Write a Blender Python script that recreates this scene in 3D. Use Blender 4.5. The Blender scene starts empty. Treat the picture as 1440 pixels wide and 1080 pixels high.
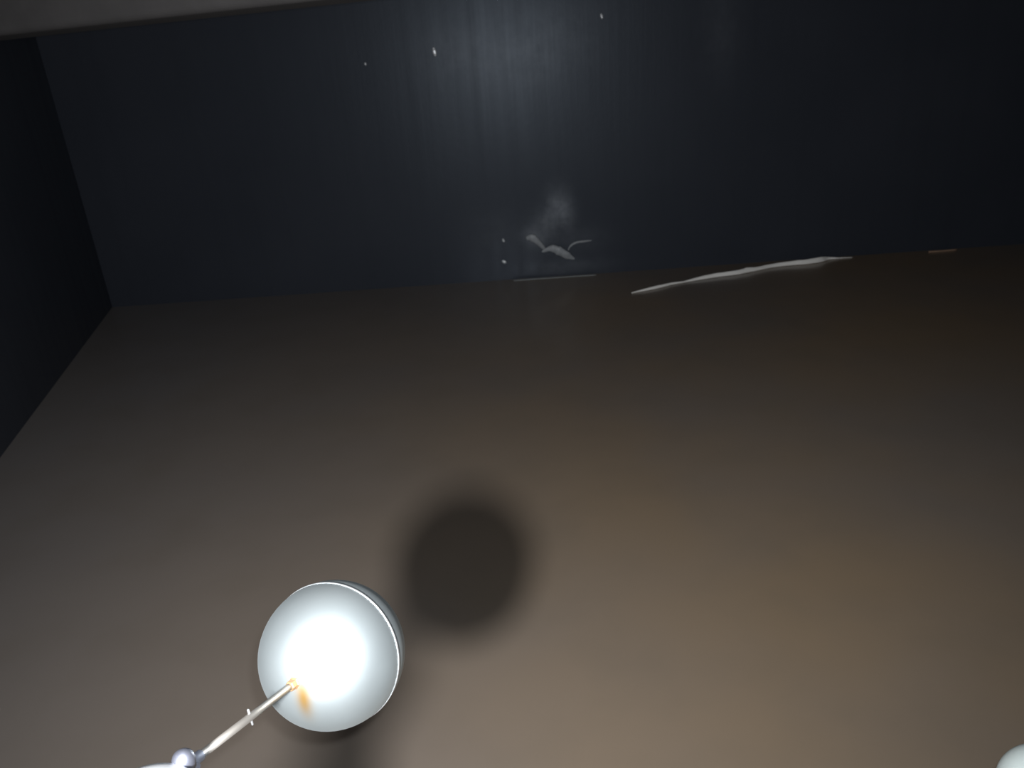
import bpy, bmesh, math, random
from mathutils import Vector, Matrix
from math import radians, sin, cos, pi

random.seed(4)
SC = bpy.context.scene
COL = SC.collection

# ------------------------------------------------------------------ camera
H = 1.65                      # eye height above the water
F_PX = 1109.0
ROLL, PITCH = radians(4.45), radians(23.2)
X0 = Vector((1, 0, 0)); FW = Vector((0, cos(PITCH), -sin(PITCH))); U0 = Vector((0, sin(PITCH), cos(PITCH)))
RT = cos(ROLL) * X0 - sin(ROLL) * U0
UP = sin(ROLL) * X0 + cos(ROLL) * U0
CAM = Vector((0, 0, H))
cd = bpy.data.cameras.new('camera'); co = bpy.data.objects.new('camera', cd); COL.objects.link(co)
cd.sensor_width = 36; cd.lens = 36 * F_PX / 1440; cd.clip_start = 0.02
m = Matrix((RT, UP, -FW)).transposed().to_4x4(); m.translation = CAM
co.matrix_world = m
cd.dof.use_dof = True; cd.dof.focus_distance = 0.86; cd.dof.aperture_fstop = 13
SC.camera = co

# ------------------------------------------------------------------ world, torch, exposure
w = bpy.data.worlds.new('world'); SC.world = w; w.use_nodes = True
w.node_tree.nodes['Background'].inputs[0].default_value = (0.02, 0.024, 0.03, 1)
w.node_tree.nodes['Background'].inputs[1].default_value = 0.02
ld = bpy.data.lights.new('hand_torch', 'SPOT'); lo = bpy.data.objects.new('hand_torch', ld); COL.objects.link(lo)
LPOS = CAM - 0.195 * RT - 0.130 * UP
lo.location = LPOS
ld.energy = 265; ld.color = (0.97, 0.98, 1.0); ld.spot_size = radians(128); ld.spot_blend = 1.0; ld.shadow_soft_size = 0.034
aim = (FW + 0.0 * RT + 0.20 * UP).normalized()
lo.rotation_euler = aim.to_track_quat('-Z', 'Y').to_euler()
fd = bpy.data.lights.new('camera_fill', 'POINT'); fo = bpy.data.objects.new('camera_fill', fd); COL.objects.link(fo)  # unseen fill lamp added at the camera to lighten the shadows
fo.location = CAM + 0.02 * UP + 0.012 * RT
fd.energy = 50; fd.color = (0.84, 0.92, 1.0); fd.shadow_soft_size = 0.006
SC.view_settings.view_transform = 'Standard'; SC.view_settings.look = 'None'
SC.view_settings.gamma = 1; SC.view_settings.use_curve_mapping = False
SC.view_settings.exposure = 0.02

# ------------------------------------------------------------------ helpers
def ray(px, py): return ((px - 720) / F_PX) * RT + ((540 - py) / F_PX) * UP + FW
def on_water(px, py, z=0.0):
    d = ray(px, py); return CAM + d * ((z - H) / d.z)
WL = Vector((-3.058, 5.977, 0)); WR = Vector((3.931, 5.763, 0))      # foot of the back wall
WD = (WR - WL).normalized(); WN = Vector((WD.y, -WD.x, 0))             # along it / out of it, into the tank
def on_wall(px, py):
    d = ray(px, py); t = (WL - CAM).dot(WN) / d.dot(WN); return CAM + d * t
def at_depth(px, py, z): return CAM + ray(px, py) * z

def obj(name, bm, mat, parent=None, smooth=True, loc=None):
    bmesh.ops.recalc_face_normals(bm, faces=bm.faces)
    if loc is None:
        loc = Vector((0, 0, 0))
    bmesh.ops.translate(bm, vec=-Vector(loc), verts=bm.verts)
    me = bpy.data.meshes.new(name); bm.to_mesh(me); bm.free()
    for p in me.polygons: p.use_smooth = smooth
    o = bpy.data.objects.new(name, me); COL.objects.link(o); me.materials.append(mat)
    o.location = loc
    if parent:
        o.parent = parent; o.location = Vector(loc) - parent_world(parent)
    return o
def parent_world(o):
    v = Vector(o.location)
    while o.parent: o = o.parent; v += Vector(o.location)
    return v
def tag(o, label=None, cat=None, group=None, kind=None):
    for k, v in (('label', label), ('category', cat), ('group', group), ('kind', kind)):
        if v: o[k] = v
    return o
def empty(name, loc, label, cat):
    o = bpy.data.objects.new(name, None); COL.objects.link(o); o.location = loc; o.empty_display_size = .05
    return tag(o, label, cat)

def frame(d):
    d = Vector(d).normalized()
    a = Vector((0, 0, 1)) if abs(d.z) < .9 else Vector((1, 0, 0))
    u = d.cross(a).normalized(); v = u.cross(d).normalized()
    return d, u, v
def lathe(bm, p, d, prof, n=32, sx=1.0, sy=1.0, ph=0.0):
    """revolve a (distance, radius) profile about the axis d through p"""
    d, u, v = frame(d); rings = []
    for t, r in prof:
        if r < 1e-6: rings.append([bm.verts.new(p + d * t)])
        else: rings.append([bm.verts.new(p + d * t + u * (r * sx * cos(2 * pi * i / n + ph)) + v * (r * sy * sin(2 * pi * i / n + ph))) for i in range(n)])
    for a, b in zip(rings, rings[1:]):
        for i in range(n):
            j = (i + 1) % n
            if len(a) == 1 and len(b) == 1: continue
            if len(a) == 1: bm.faces.new((a[0], b[i], b[j]))
            elif len(b) == 1: bm.faces.new((a[i], a[j], b[0]))
            else: bm.faces.new((a[i], a[j], b[j], b[i]))
    if len(rings[0]) > 1: bm.faces.new(rings[0][::-1])
    if len(rings[-1]) > 1: bm.faces.new(rings[-1])
    return bm
def slab(bm, a, b, thick, z0, z1, nrm):
    """a wall: inner face from a to b, growing away from the tank along -nrm"""
    n = Vector(nrm).normalized() * thick; v = []
    for z in (z0, z1):
        for q in (a, b, b - n, a - n): v.append(bm.verts.new((q.x, q.y, z)))
    for f in ((0, 1, 2, 3), (4, 5, 6, 7), (0, 1, 5, 4), (1, 2, 6, 5), (2, 3, 7, 6), (3, 0, 4, 7)): bm.faces.new([v[i] for i in f])
    return bm
def box(bm, lo_, hi_):
    return slab(bm, Vector((lo_[0], lo_[1], 0)), Vector((hi_[0], lo_[1], 0)), hi_[1] - lo_[1], lo_[2], hi_[2], (0, -1, 0))

def strip(pts, halfw, halfh, nrm, n=10):
    """a tapering flattened strand along pts; halfw across (in the surface), halfh along nrm; its back lies on the surface"""
    bm = bmesh.new(); rings = []
    for i, p in enumerate(pts):
        t = (pts[min(i + 1, len(pts) - 1)] - pts[max(i - 1, 0)]).normalized()
        s = t.cross(nrm).normalized()
        rings.append([bm.verts.new(p + s * (halfw[i] * cos(2 * pi * k / n)) + nrm * (halfh[i] * (1.0 + sin(2 * pi * k / n)))) for k in range(n)])
    for a, b in zip(rings, rings[1:]):
        for k in range(n): bm.faces.new((a[k], a[(k + 1) % n], b[(k + 1) % n], b[k]))
    bm.faces.new(rings[0][::-1]); bm.faces.new(rings[-1])
    return bm
def dense(pts, w, k=5, wob=0.0):
    """Catmull-Rom refinement of points and widths"""
    P, W = [], []
    n = len(pts)
    for i in range(n - 1):
        p0, p1, p2, p3 = pts[max(i - 1, 0)], pts[i], pts[i + 1], pts[min(i + 2, n - 1)]
        for j in range(k):
            t = j / k
            P.append(0.5 * ((2 * p1) + (p2 - p0) * t + (2 * p0 - 5 * p1 + 4 * p2 - p3) * t * t + (3 * p1 - p0 - 3 * p2 + p3) * t ** 3))
            W.append((w[i] * (1 - t) + w[i + 1] * t) * (1 + random.uniform(-wob, wob)))
    P.append(pts[-1]); W.append(w[-1])
    return P, W

# ------------------------------------------------------------------ materials
class NT:
    def __init__(s, name):
        s.m = bpy.data.materials.new(name); s.m.use_nodes = True; s.t = s.m.node_tree
        s.b = s.t.nodes['Principled BSDF']
    def n(s, typ, **kw):
        x = s.t.nodes.new(typ)
        for k, v in kw.items(): setattr(x, k, v)
        return x
    def l(s, a, b): s.t.links.new(a, b)
    def coord(s, scale=(1, 1, 1), loc=(0, 0, 0)):
        c = s.n('ShaderNodeTexCoord'); mp = s.n('ShaderNodeMapping'); mp.inputs['Scale'].default_value = scale
        mp.inputs['Location'].default_value = loc
        s.l(c.outputs['Object'], mp.inputs[0]); return mp.outputs[0]
    def noise(s, vec, scale, detail=4, rough=.5):
        x = s.n('ShaderNodeTexNoise'); x.inputs['Scale'].default_value = scale; x.inputs['Detail'].default_value = detail
        x.inputs['Roughness'].default_value = rough; s.l(vec, x.inputs['Vector']); return x.outputs['Fac']
    def ramp(s, fac, stops):
        r = s.n('ShaderNodeValToRGB'); e = r.color_ramp.elements
        while len(e) < len(stops): e.new(0.5)
        for k, (p, c) in enumerate(stops):
            e[k].position = p; e[k].color = (c if hasattr(c, '__len__') else (c, c, c)) + (() if hasattr(c, '__len__') and len(c) == 4 else (1,))
        s.l(fac, r.inputs[0]); return r.outputs[0]
    def mix(s, fac, a, b):
        x = s.n('ShaderNodeMix', data_type='RGBA')
        for val, i in ((fac, 0), (a, 6), (b, 7)):
            if hasattr(val, 'is_linked'): s.l(val, x.inputs[i])
            elif i == 0: x.inputs[0].default_value = val
            else: x.inputs[i].default_value = tuple(val) + (1,)
        return x.outputs[2]
    def math(s, op, a, b=None, clamp=False):
        x = s.n('ShaderNodeMath', operation=op); x.use_clamp = clamp
        for i, v in enumerate((a, b)):
            if v is None: continue
            if hasattr(v, 'is_linked'): s.l(v, x.inputs[i])
            else: x.inputs[i].default_value = v
        return x.outputs[0]
    def bump(s, h, strength=.2, dist=.01):
        b = s.n('ShaderNodeBump'); b.inputs['Strength'].default_value = strength; b.inputs['Distance'].default_value = dist
        s.l(h, b.inputs['Height']); s.l(b.outputs[0], s.b.inputs['Normal'])
    def set(s, **kw):
        for k, v in kw.items():
            i = s.b.inputs[k.replace('_', ' ')]
            if hasattr(v, 'is_linked'): s.l(v, i)
            else: i.default_value = tuple(v) + (1,) if hasattr(v, '__len__') and len(v) == 3 else v
    def blob(s, sep, cx, cz, rx, rz, tilt=0.0):
        """soft elliptical stain and glow mask in the wall's own x/z"""
        dx = s.math('SUBTRACT', sep[0], cx); dz = s.math('SUBTRACT', sep[2], cz)
        ct, st = cos(tilt), sin(tilt)
        a = s.math('ADD', s.math('MULTIPLY', dx, ct / rx), s.math('MULTIPLY', dz, st / rx))
        b = s.math('ADD', s.math('MULTIPLY', dx, -st / rz), s.math('MULTIPLY', dz, ct / rz))
        r2 = s.math('ADD', s.math('MULTIPLY', a, a), s.math('MULTIPLY', b, b))
        return s.math('EXPONENT', s.math('MULTIPLY', r2, -1.0))

def wall_material(name, stains_glow=()):
    M = NT(name)
    big = M.noise(M.coord(), 1.1, 4); fine = M.noise(M.coord(), 22, 5, .6)
    streak = M.noise(M.coord((9, 9, .35)), 1.0, 5, .6)
    c = M.ramp(big, [(.3, (.032, .036, .046)), (.7, (.038, .042, .053))])
    c = M.mix(M.math('MULTIPLY', M.ramp(streak, [(.5, 0.0), (.66, 1.0)]),   .16), c, (.022, .025, .032))
    if stains_glow:
        s = M.n('ShaderNodeSeparateXYZ'); M.l(M.coord(), s.inputs[0])
        wisp = M.noise(M.coord((1, 1, 1)), 9, 4, .6)
        for (cx, cz, rx, rz, tilt, amt) in stains_glow:
            k = M.math('MULTIPLY', M.blob(s.outputs, cx, cz, rx, rz, tilt), amt)
            k = M.math('MULTIPLY', k, M.ramp(wisp, [(.25, .25), (.6, 1.0)]), clamp=True)
            c = M.mix(k, c, (.26, .28, .31))
    M.set(Base_Color=c, Roughness=M.ramp(streak, [(.3, .35), (.7, .42)]), Specular_IOR_Level=.22, Specular_Tint=(.75, .87, 1.0))
    M.bump(M.math('ADD', M.math('MULTIPLY', streak, .7), M.math('MULTIPLY', fine, .3)), .06, .02)
    return M.m

def mud_material():
    M = NT('muddy_water_surface')
    a = M.noise(M.coord(), .55, 3); b = M.noise(M.coord(), 3.2, 5, .55)
    c = M.ramp(a, [(.34, (.192, .160, .134)), (.66, (.240, .170, .102))])
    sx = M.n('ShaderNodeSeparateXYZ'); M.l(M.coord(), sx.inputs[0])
    glare = M.math('ADD', M.math('MULTIPLY', sx.outputs[0], -.35), M.math('SUBTRACT', a, .35), clamp=True)   # ball's glare painted in as grey towards the left wall
    c = M.mix(glare, c, (.200, .182, .172))
    c = M.mix(M.math('MULTIPLY', M.ramp(b, [(.45, 0.0), (.75, 1.0)]), .22), c, (.15, .122, .09))
    M.set(Base_Color=c, Roughness=.55, Specular_IOR_Level=.25, Coat_Weight=.9, Coat_Roughness=.20, Coat_IOR=1.33)
    M.bump(M.noise(M.coord((1, 1, 1)), 2.0, 3), .03, .01)
    return M.m
def concrete(name, col):
    M = NT(name); a = M.noise(M.coord(), 5, 5, .6)
    M.set(Base_Color=M.mix(M.ramp(a, [(.3, 0.0), (.7, 1.0)]), [x * .8 for x in col], col), Roughness=.9)
    M.bump(M.noise(M.coord(), 40, 4), .3, .004)
    return M.m
def steel(name, col, rough, stain=None):
    M = NT(name)
    n1 = M.noise(M.coord(), 18, 4); c = M.mix(M.ramp(n1, [(.35, 0.0), (.7, 1.0)]), [x * .93 for x in col], col)
    met = .9
    if stain:
        met = stain(M, c)
    else:
        M.set(Base_Color=c)
    M.set(Metallic=met, Roughness=rough)
    M.bump(M.noise(M.coord(), 60, 3), .03, .001)
    return M.m
def plain(name, col, rough=.6, spec=.4, var=.15, scale=25):
    M = NT(name); a = M.noise(M.coord(), scale, 4)
    M.set(Base_Color=M.mix(M.ramp(a, [(.3, 0.0), (.7, 1.0)]), [x * (1 - var) for x in col], col), Roughness=rough, Specular_IOR_Level=spec)
    M.bump(a, .15, .003)
    return M.m

# ------------------------------------------------------------------ the tank
CEIL = 2.25; BOT = -0.06
LN = Vector((-2.491, 3.433, 0)); ldir = (LN - WL).normalized()
LF = LN + ldir * ((LN.y + .65) / -ldir.y)               # left wall runs on to the near wall
RF = Vector((4.9, -.65, 0)); RB = WL + WD * 7.97
# wall origin: middle of its foot, local x along the wall
def wall(name, a, b, nrm, mat, z0=BOT, z1=CEIL):
    o = obj(name, slab(bmesh.new(), a, b, .18, z0, z1, nrm), mat, smooth=False)
    return tag(o, kind='structure')

# smudges and painted torch glow on the back wall, in metres along the wall from its left corner / above the waterline
def uz(px, py): q = on_wall(px, py); return ((q - WL).dot(WD), q.z)
def st(px, py, rx, ry, tilt, amt):
    u_, z_ = uz(px, py); return (u_, z_, rx, rz_(ry), tilt, amt)
def rz_(r): return r
stains_glow = [st(787, 293, .085, .13, 0.1, .80), st(768, 312, .09, .10, .5, .40), st(752, 333, .09, .07, -.4, .60),
          st(700, 330, .20, .16, 0, .10), st(815, 335, .20, .10, 0, .12), st(790, 375, .30, .06, 0, .22),
          st(640, 70, .22, .16, 0, .16), st(745, 70, .40, .22, .2, .26), st(1015, 40, .12, .3, 0, .10)]  # first two here paint the torch's sheen high on the wall
back = bmesh.new(); L = 7.97
v = []
for z in (BOT, CEIL):
    for x, y in ((0, 0), (L, 0), (L, .18), (-.18, .18)): v.append(back.verts.new((x, y, z)))
for f in ((0, 1, 2, 3), (4, 5, 6, 7), (0, 1, 5, 4), (1, 2, 6, 5), (2, 3, 7, 6), (3, 0, 4, 7)): back.faces.new([v[i] for i in f])
wb = obj('wall_back', back, wall_material('dark_coated_wall_back', stains_glow), smooth=False)
wb.location = WL; wb.rotation_euler = (0, 0, math.atan2(WD.y, WD.x)); tag(wb, kind='structure')

dark = wall_material('dark_coated_wall')
lnrm = Vector((-ldir.y, ldir.x, 0)); lnrm = lnrm if lnrm.x > 0 else -lnrm
wall('wall_left', LF, WL, lnrm, dark)
wall('wall_right', RF, RB, (-1, .0, 0), dark)
wall('wall_near', LF, RF, (0, 1, 0), dark)
def poly_slab(name, pts, z0, z1, mat):
    bm = bmesh.new(); lo_v = [bm.verts.new((p.x, p.y, z0)) for p in pts]; hi_v = [bm.verts.new((p.x, p.y, z1)) for p in pts]
    bm.faces.new(lo_v[::-1]); bm.faces.new(hi_v)
    for i in range(len(pts)):
        j = (i + 1) % len(pts); bm.faces.new((lo_v[i], lo_v[j], hi_v[j], hi_v[i]))
    return obj(name, bm, mat, smooth=False)
plan = [LF, RF, RB, WL]
conc = concrete('grey_concrete', (.30, .29, .28))
tag(poly_slab('floor', plan, BOT - .15, BOT, conc), kind='structure')
tag(poly_slab('ceiling', plan, CEIL, CEIL + .18, conc), kind='structure')
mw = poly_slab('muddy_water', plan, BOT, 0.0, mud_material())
tag(mw, 'shallow brown muddy water covering the whole tank floor', 'water', kind='stuff')

# concrete beam under the ceiling at upper left, ending over the left wall
zb = H + .20                                            # underside of the beam
def on_level(px, py, z): d = ray(px, py); return CAM + d * ((z - H) / d.z)
b0 = on_level(0, 50, zb); b1 = on_level(430, 2, zb); bd = (b1 - b0); bd.z = 0; bd.normalize()
bn = Vector((bd.y, -bd.x, 0)); ba = b0 - bd * .40; bb = b0 + bd * ((4.88 - b0.x) / bd.x)
bm = bmesh.new(); e = .035; prof = [(0, CEIL), (0, zb + e)] + [(e - e * cos(a), zb + e - e * sin(a)) for a in [pi / 2 * i / 6 for i in range(1, 7)]] + [(.3, zb), (.3, CEIL)]
rr = [[bm.verts.new((q.x - bn.x * t, q.y - bn.y * t, z)) for t, z in prof] for q in (ba, bb)]
for k in range(len(prof)):
    k2 = (k + 1) % len(prof); bm.faces.new((rr[0][k], rr[1][k], rr[1][k2], rr[0][k2]))
bm.faces.new(rr[0][::-1]); bm.faces.new(rr[1])
tag(obj('trim_1', bm, concrete('beam_concrete', (.085, .080, .079)), smooth=False), kind='structure')

# ------------------------------------------------------------------ float valve
BALL = at_depth(468, 919, .82); RB_ = .0745
rod_far = at_depth(285, 1060, .62)
rdir = (rod_far - BALL).normalized()
ROOT = Vector((BALL.x, BALL.y, BALL.z))
valve = empty('float_valve', ROOT, 'steel ball float valve with a thin rod, the shiny ball lit by torchlight', 'float valve')

def ball_stain(M, c):
    s = M.n('ShaderNodeSeparateXYZ'); M.l(M.coord(), s.inputs[0])
    e = at_depth(428, 979, .752) - BALL
    k = M.blob(s.outputs, e.x, e.z, .007, .020)
    near = M.math('LESS_THAN', s.outputs[1], 0.0)
    k = M.math('MULTIPLY', M.math('MULTIPLY', k, near), 1.0, clamp=True)
    M.set(Base_Color=M.mix(k, c, (.44, .27, .09)))
    return .9
m_ball = steel('satin_steel_ball', (.48, .53, .54), .43, ball_stain)
m_steel = steel('polished_steel', (.86, .87, .88), .22)
m_rod = steel('dull_rod_steel', (.34, .315, .285), .5)
m_dark = steel('dark_valve_metal', (.46, .48, .58), .5)

bm = bmesh.new(); N = 40
lathe(bm, BALL, rdir, [(RB_ * cos(pi * i / N), RB_ * sin(pi * i / N)) for i in range(N + 1)], 64)
ball = obj('ball_float', bm, m_ball, valve, loc=BALL)
bm = bmesh.new(); d_, u_, v_ = frame(rdir)
ra, rb = RB_ + .0001, .0011
rings = []
for i in range(96):
    a = 2 * pi * i / 96; rr = u_ * cos(a) + v_ * sin(a)
    rings.append([bm.verts.new(BALL + rr * (ra + rb * .6 * cos(b)) + d_ * (rb * 1.3 * sin(b))) for b in [2 * pi * k / 8 for k in range(8)]])
for i in range(96):
    for k in range(8): bm.faces.new((rings[i][k], rings[(i + 1) % 96][k], rings[(i + 1) % 96][(k + 1) % 8], rings[i][(k + 1) % 8]))
obj('weld_seam', bm, m_steel, ball, loc=BALL)
bm = bmesh.new(); lathe(bm, BALL + rdir * (RB_ - .002), rdir, [(0, .0060), (.003, .0060), (.004, .0050), (.010, .0050), (.011, .004)], 6)
obj('socket_nut', bm, steel('rusty_nut', (.42, .27, .15), .6), ball, smooth=False, loc=BALL)
RL = .222
bm = bmesh.new(); lathe(bm, BALL + rdir * (RB_ - .001), rdir, [(0, .0034), (RL - RB_, .0034)], 20)
obj('rod', bm, m_rod, valve, loc=BALL)
# cotter pin through the rod
pin = at_depth(321, 1026, 1); tpin = .145
pp = BALL + rdir * tpin
bm = bmesh.new(); pd = (UP * .95 - RT * .30).normalized()
lathe(bm, pp - pd * .0075, pd, [(0, .0002), (.0006, .0010), (.0142, .0010), (.015, .0002)], 10)
obj('cotter_pin', bm, m_steel, valve, loc=BALL)

# lever, pivot bolt, valve body, union and supply pipe (they run on below the frame)
END = BALL + rdir * RL
VC = at_depth(210, 1189, .555)                          # centre of the valve body's round cap
vd = Vector((-.10, -1, 0)).normalized()                 # axis of the valve, towards the near wall
ld_ = (VC - END).normalized(); side = ld_.cross(Vector((0, 0, 1))).normalized()
bm = bmesh.new()
lathe(bm, END - rdir * .012, rdir, [(0, .0036), (.001, .0046), (.016, .0046), (.018, .004)], 16)
obj('rod_clamp', bm, m_dark, valve, loc=BALL)
for sgn in (-1, 1):
    bm = bmesh.new()
    upv = side.cross(ld_).normalized(); o_ = END + side * (.006 * sgn)
    ln = (VC - END).length
    q = []
    for dz in (-.0015, .0015):
        for t, h in ((.000, .002), (.004, .0045), (ln * .5, .007), (ln, .010)):
            q.append((bm.verts.new(o_ + ld_ * t + upv * h + side * dz), bm.verts.new(o_ + ld_ * t - upv * h + side * dz)))
    for i in range(3):
        bm.faces.new((q[i][0], q[i + 1][0], q[i + 1][1], q[i][1])); bm.faces.new((q[4 + i][0], q[4 + i][1], q[5 + i][1], q[5 + i][0]))
        bm.faces.new((q[i][0], q[4 + i][0], q[5 + i][0], q[i + 1][0])); bm.faces.new((q[i][1], q[i + 1][1], q[5 + i][1], q[4 + i][1]))
    bm.faces.new((q[0][0], q[0][1], q[4][1], q[4][0])); bm.faces.new((q[3][0], q[7][0], q[7][1], q[3][1]))
    obj('lever_plate', bm, m_dark, valve, smooth=False, loc=BALL)
KN = at_depth(258, 1069, .585)
bm = bmesh.new()
kd = (UP * .75 - FW * .45 + RT * .1).normalized()
lathe(bm, KN - kd * .014, kd, [(0, .0050), (.006, .0050), (.007, .0085), (.014, .0085), (.018, .0075), (.021, .0050), (.0225, .0022), (.023, 0)], 24)
obj('pivot_bolt', bm, steel('dark_bolt_steel', (.27, .28, .34), .36), valve, loc=BALL)
bm = bmesh.new()
lathe(bm, VC - vd * .030, vd, [(0, .020), (.002, .027), (.050, .027), (.056, .022), (.075, .022)], 36)
body = obj('valve_body', bm, m_steel, valve, loc=BALL)
bm = bmesh.new()
lathe(bm, VC + Vector((0, 0, .015)), (0, 0, 1), [(0, .022), (.004, .040), (.007, .0435), (.013, .0435), (.018, .041), (.022, .032), (.0245, .018), (.025, 0)], 48)
obj('bonnet', bm, steel('satin_bonnet_steel', (.85, .86, .87), .45), body, loc=BALL)
bm = bmesh.new(); lathe(bm, VC - Vector((0, 0, .03)), (0, 0, -1), [(0, .018), (.045, .018), (.046, .021), (.062, .021), (.062, .014)], 24)
obj('outlet_spout', bm, m_steel, body, loc=BALL)
bm = bmesh.new(); lathe(bm, VC + vd * .073, vd, [(0, .030), (.002, .034), (.024, .034), (.026, .030)], 6)
obj('union_nut', bm, m_dark, valve, smooth=False, loc=BALL)
plen = (VC.y + vd.y * .095 + .66) / -vd.y
bm = bmesh.new(); lathe(bm, VC + vd * .097, vd, [(0, .022), (plen, .022)], 28)
obj('supply_pipe', bm, m_steel, valve, loc=BALL)

# ------------------------------------------------------------------ pipe end cut by the lower right corner
PC = at_depth(1478, 1110, .86)
pipe = empty('standpipe', Vector((PC.x, PC.y, 0)), 'pale plastic standpipe with rounded cap, cut off by the lower right corner', 'pipe')
m_pvc = plain('pale_grey_plastic', (.30, .33, .315), .5, .4, .06, 8)
r0 = .052
bm = bmesh.new(); lathe(bm, Vector((PC.x, PC.y, BOT + .002)), (0, 0, 1), [(0, r0 - .006), (PC.z - BOT - .03, r0 - .006)], 40)
obj('pipe_shaft', bm, m_pvc, pipe, loc=pipe.location)
bm = bmesh.new()
lathe(bm, Vector((PC.x, PC.y, PC.z - .075)), (0, 0, 1), [(0, r0 - .004), (.001, r0), (.070, r0)] + [(.070 + .048 * sin(a), r0 * cos(a)) for a in [pi / 2 * i / 10 for i in range(1, 10)]] + [(.118, 0)], 48)
obj('pipe_cap', bm, m_pvc, pipe, loc=pipe.location)

# ------------------------------------------------------------------ pale strip on the water by the back wall
m_white = plain('white_plastic_strip', (.98, .96, .91), .3, .7, .02, 12)
Z = Vector((0, 0, 1))
px = [(888, 410), (905, 407), (925, 403), (945, 398), (962, 395), (985, 391), (1010, 387), (1035, 384), (1050, 381), (1066, 378), (1085, 374), (1110, 371), (1135, 369), (1155, 366), (1165, 363), (1180, 361), (1197, 359)]
wd = [1, 3.2, 4.2, 3.4, 2.0, 5, 6, 6.5, 7.5, 5.5, 5.5, 6.5, 7.5, 8, 4.5, 1.6, .8]
def to_line(px_, lift=.0):
    out = []
    for x, y in px_:
        q = on_water(x, y, .012)
        dist = (q - WL).dot(WN)
        if dist < .05: q = q + WN * (.05 - dist)
        out.append(Vector((q.x, q.y, 0)))
    return out
P, W = dense(to_line(px), [a * .0025 for a in wd], 4, .05)
lean = (WN * .95 + Z * .31).normalized()                # a thin strip standing on its edge, leaning back a little
P = [Vector((p.x, p.y, a * .95)) for p, a in zip(P, W)]
s_ = obj('floating_strip', strip(P, W, [.004] * len(P), lean), m_white, loc=P[len(P) // 2])
tag(s_, 'long ragged white strip on the brown water along the dark back wall', 'plastic strip')
P, W = dense(to_line([(1306, 353), (1322, 352), (1346, 350)]), [.002, .006, .002], 4, .1)
tag(obj('floating_twig', strip(P, W, [.006] * len(P), Z), plain('brown_twig', (.34, .22, .15), .8), loc=P[0]),
    'short thin brown sliver on the water at far right of the wall', 'twig')
P, W = dense(to_line([(722, 393), (745, 391), (770, 389), (790, 387), (812, 385), (838, 384)]), [.002, .005, .006, .003, .005, .002], 4, .3)
tag(obj('scum_line', strip(P, W, [.003 + .3 * a for a in W], Z), plain('grey_scum', (.26, .28, .28), .5), loc=P[0]),
    'thin grey line of scum where the water meets the wall below the smears', 'scum')

# ------------------------------------------------------------------ dried sludge on the back wall
m_crust = plain('pale_grey_crust', (.34, .36, .38), .5, .5, .3, 20)
m_chip = plain('white_flake', (.90, .92, .95), .45, .6, .05, 40)
m_chip.node_tree.nodes['Principled BSDF'].inputs['Metallic'].default_value = .6
def on_wall_strand(name, pxs, ws, hgt, mat, label, cat, group=None):
    pts = [on_wall(x, y) for x, y in pxs]
    P, W = dense(pts, ws, 5, .12)
    return tag(obj(name, strip(P, W, [hgt * max(.3, a / max(W)) for a in W], WN), mat, loc=P[0]), label, cat, group)
on_wall_strand('sludge_smear', [(762, 354), (775, 349), (785, 352), (796, 358), (808, 364)], [.006, .028, .036, .034, .006], .014, m_crust,
               'thick pale smear of dried sludge, widest of those low on the dark wall', 'sludge')
on_wall_strand('sludge_smear', [(740, 335), (748, 334), (757, 341), (766, 350)], [.012, .030, .024, .010], .010, m_crust,
               'short grey smear of sludge sloping down to the thick pale smear', 'sludge')
on_wall_strand('sludge_trail', [(799, 352), (802, 346), (810, 341), (822, 339), (832, 338)], [.004, .008, .009, .009, .004], .006, m_crust,
               'thin curved grey trail of sludge right of the thick pale smear', 'sludge')
def flake(x, y, hpx, wpx, lean, label):
    k = on_wall(x, y + 1) - on_wall(x, y); s_px = k.length
    pts = [(x - lean, y - hpx / 2), (x - lean * .3, y - hpx * .15), (x + lean * .4, y + hpx * .2), (x + lean, y + hpx / 2)]
    on_wall_strand('paint_flake', pts, [wpx * .25 * s_px, wpx * .6 * s_px, wpx * .55 * s_px, wpx * .15 * s_px], .006, m_chip, label, 'flake')
flake(611, 73, 13, 5, 1.5, 'largest tiny white flake on the upper dark wall, left of centre')
flake(846, 23, 8, 4, 1, 'small white flake near the top of the dark wall, right of centre')
flake(514, 90, 5, 3, .5, 'faintest tiny flake on the upper dark wall, leftmost of all')
flake(708, 338, 5, 3, 1, 'upper of two small pale flakes left of the sludge smears')
flake(709, 368, 3, 4, 3, 'lower of two small pale flakes just above the waterline')
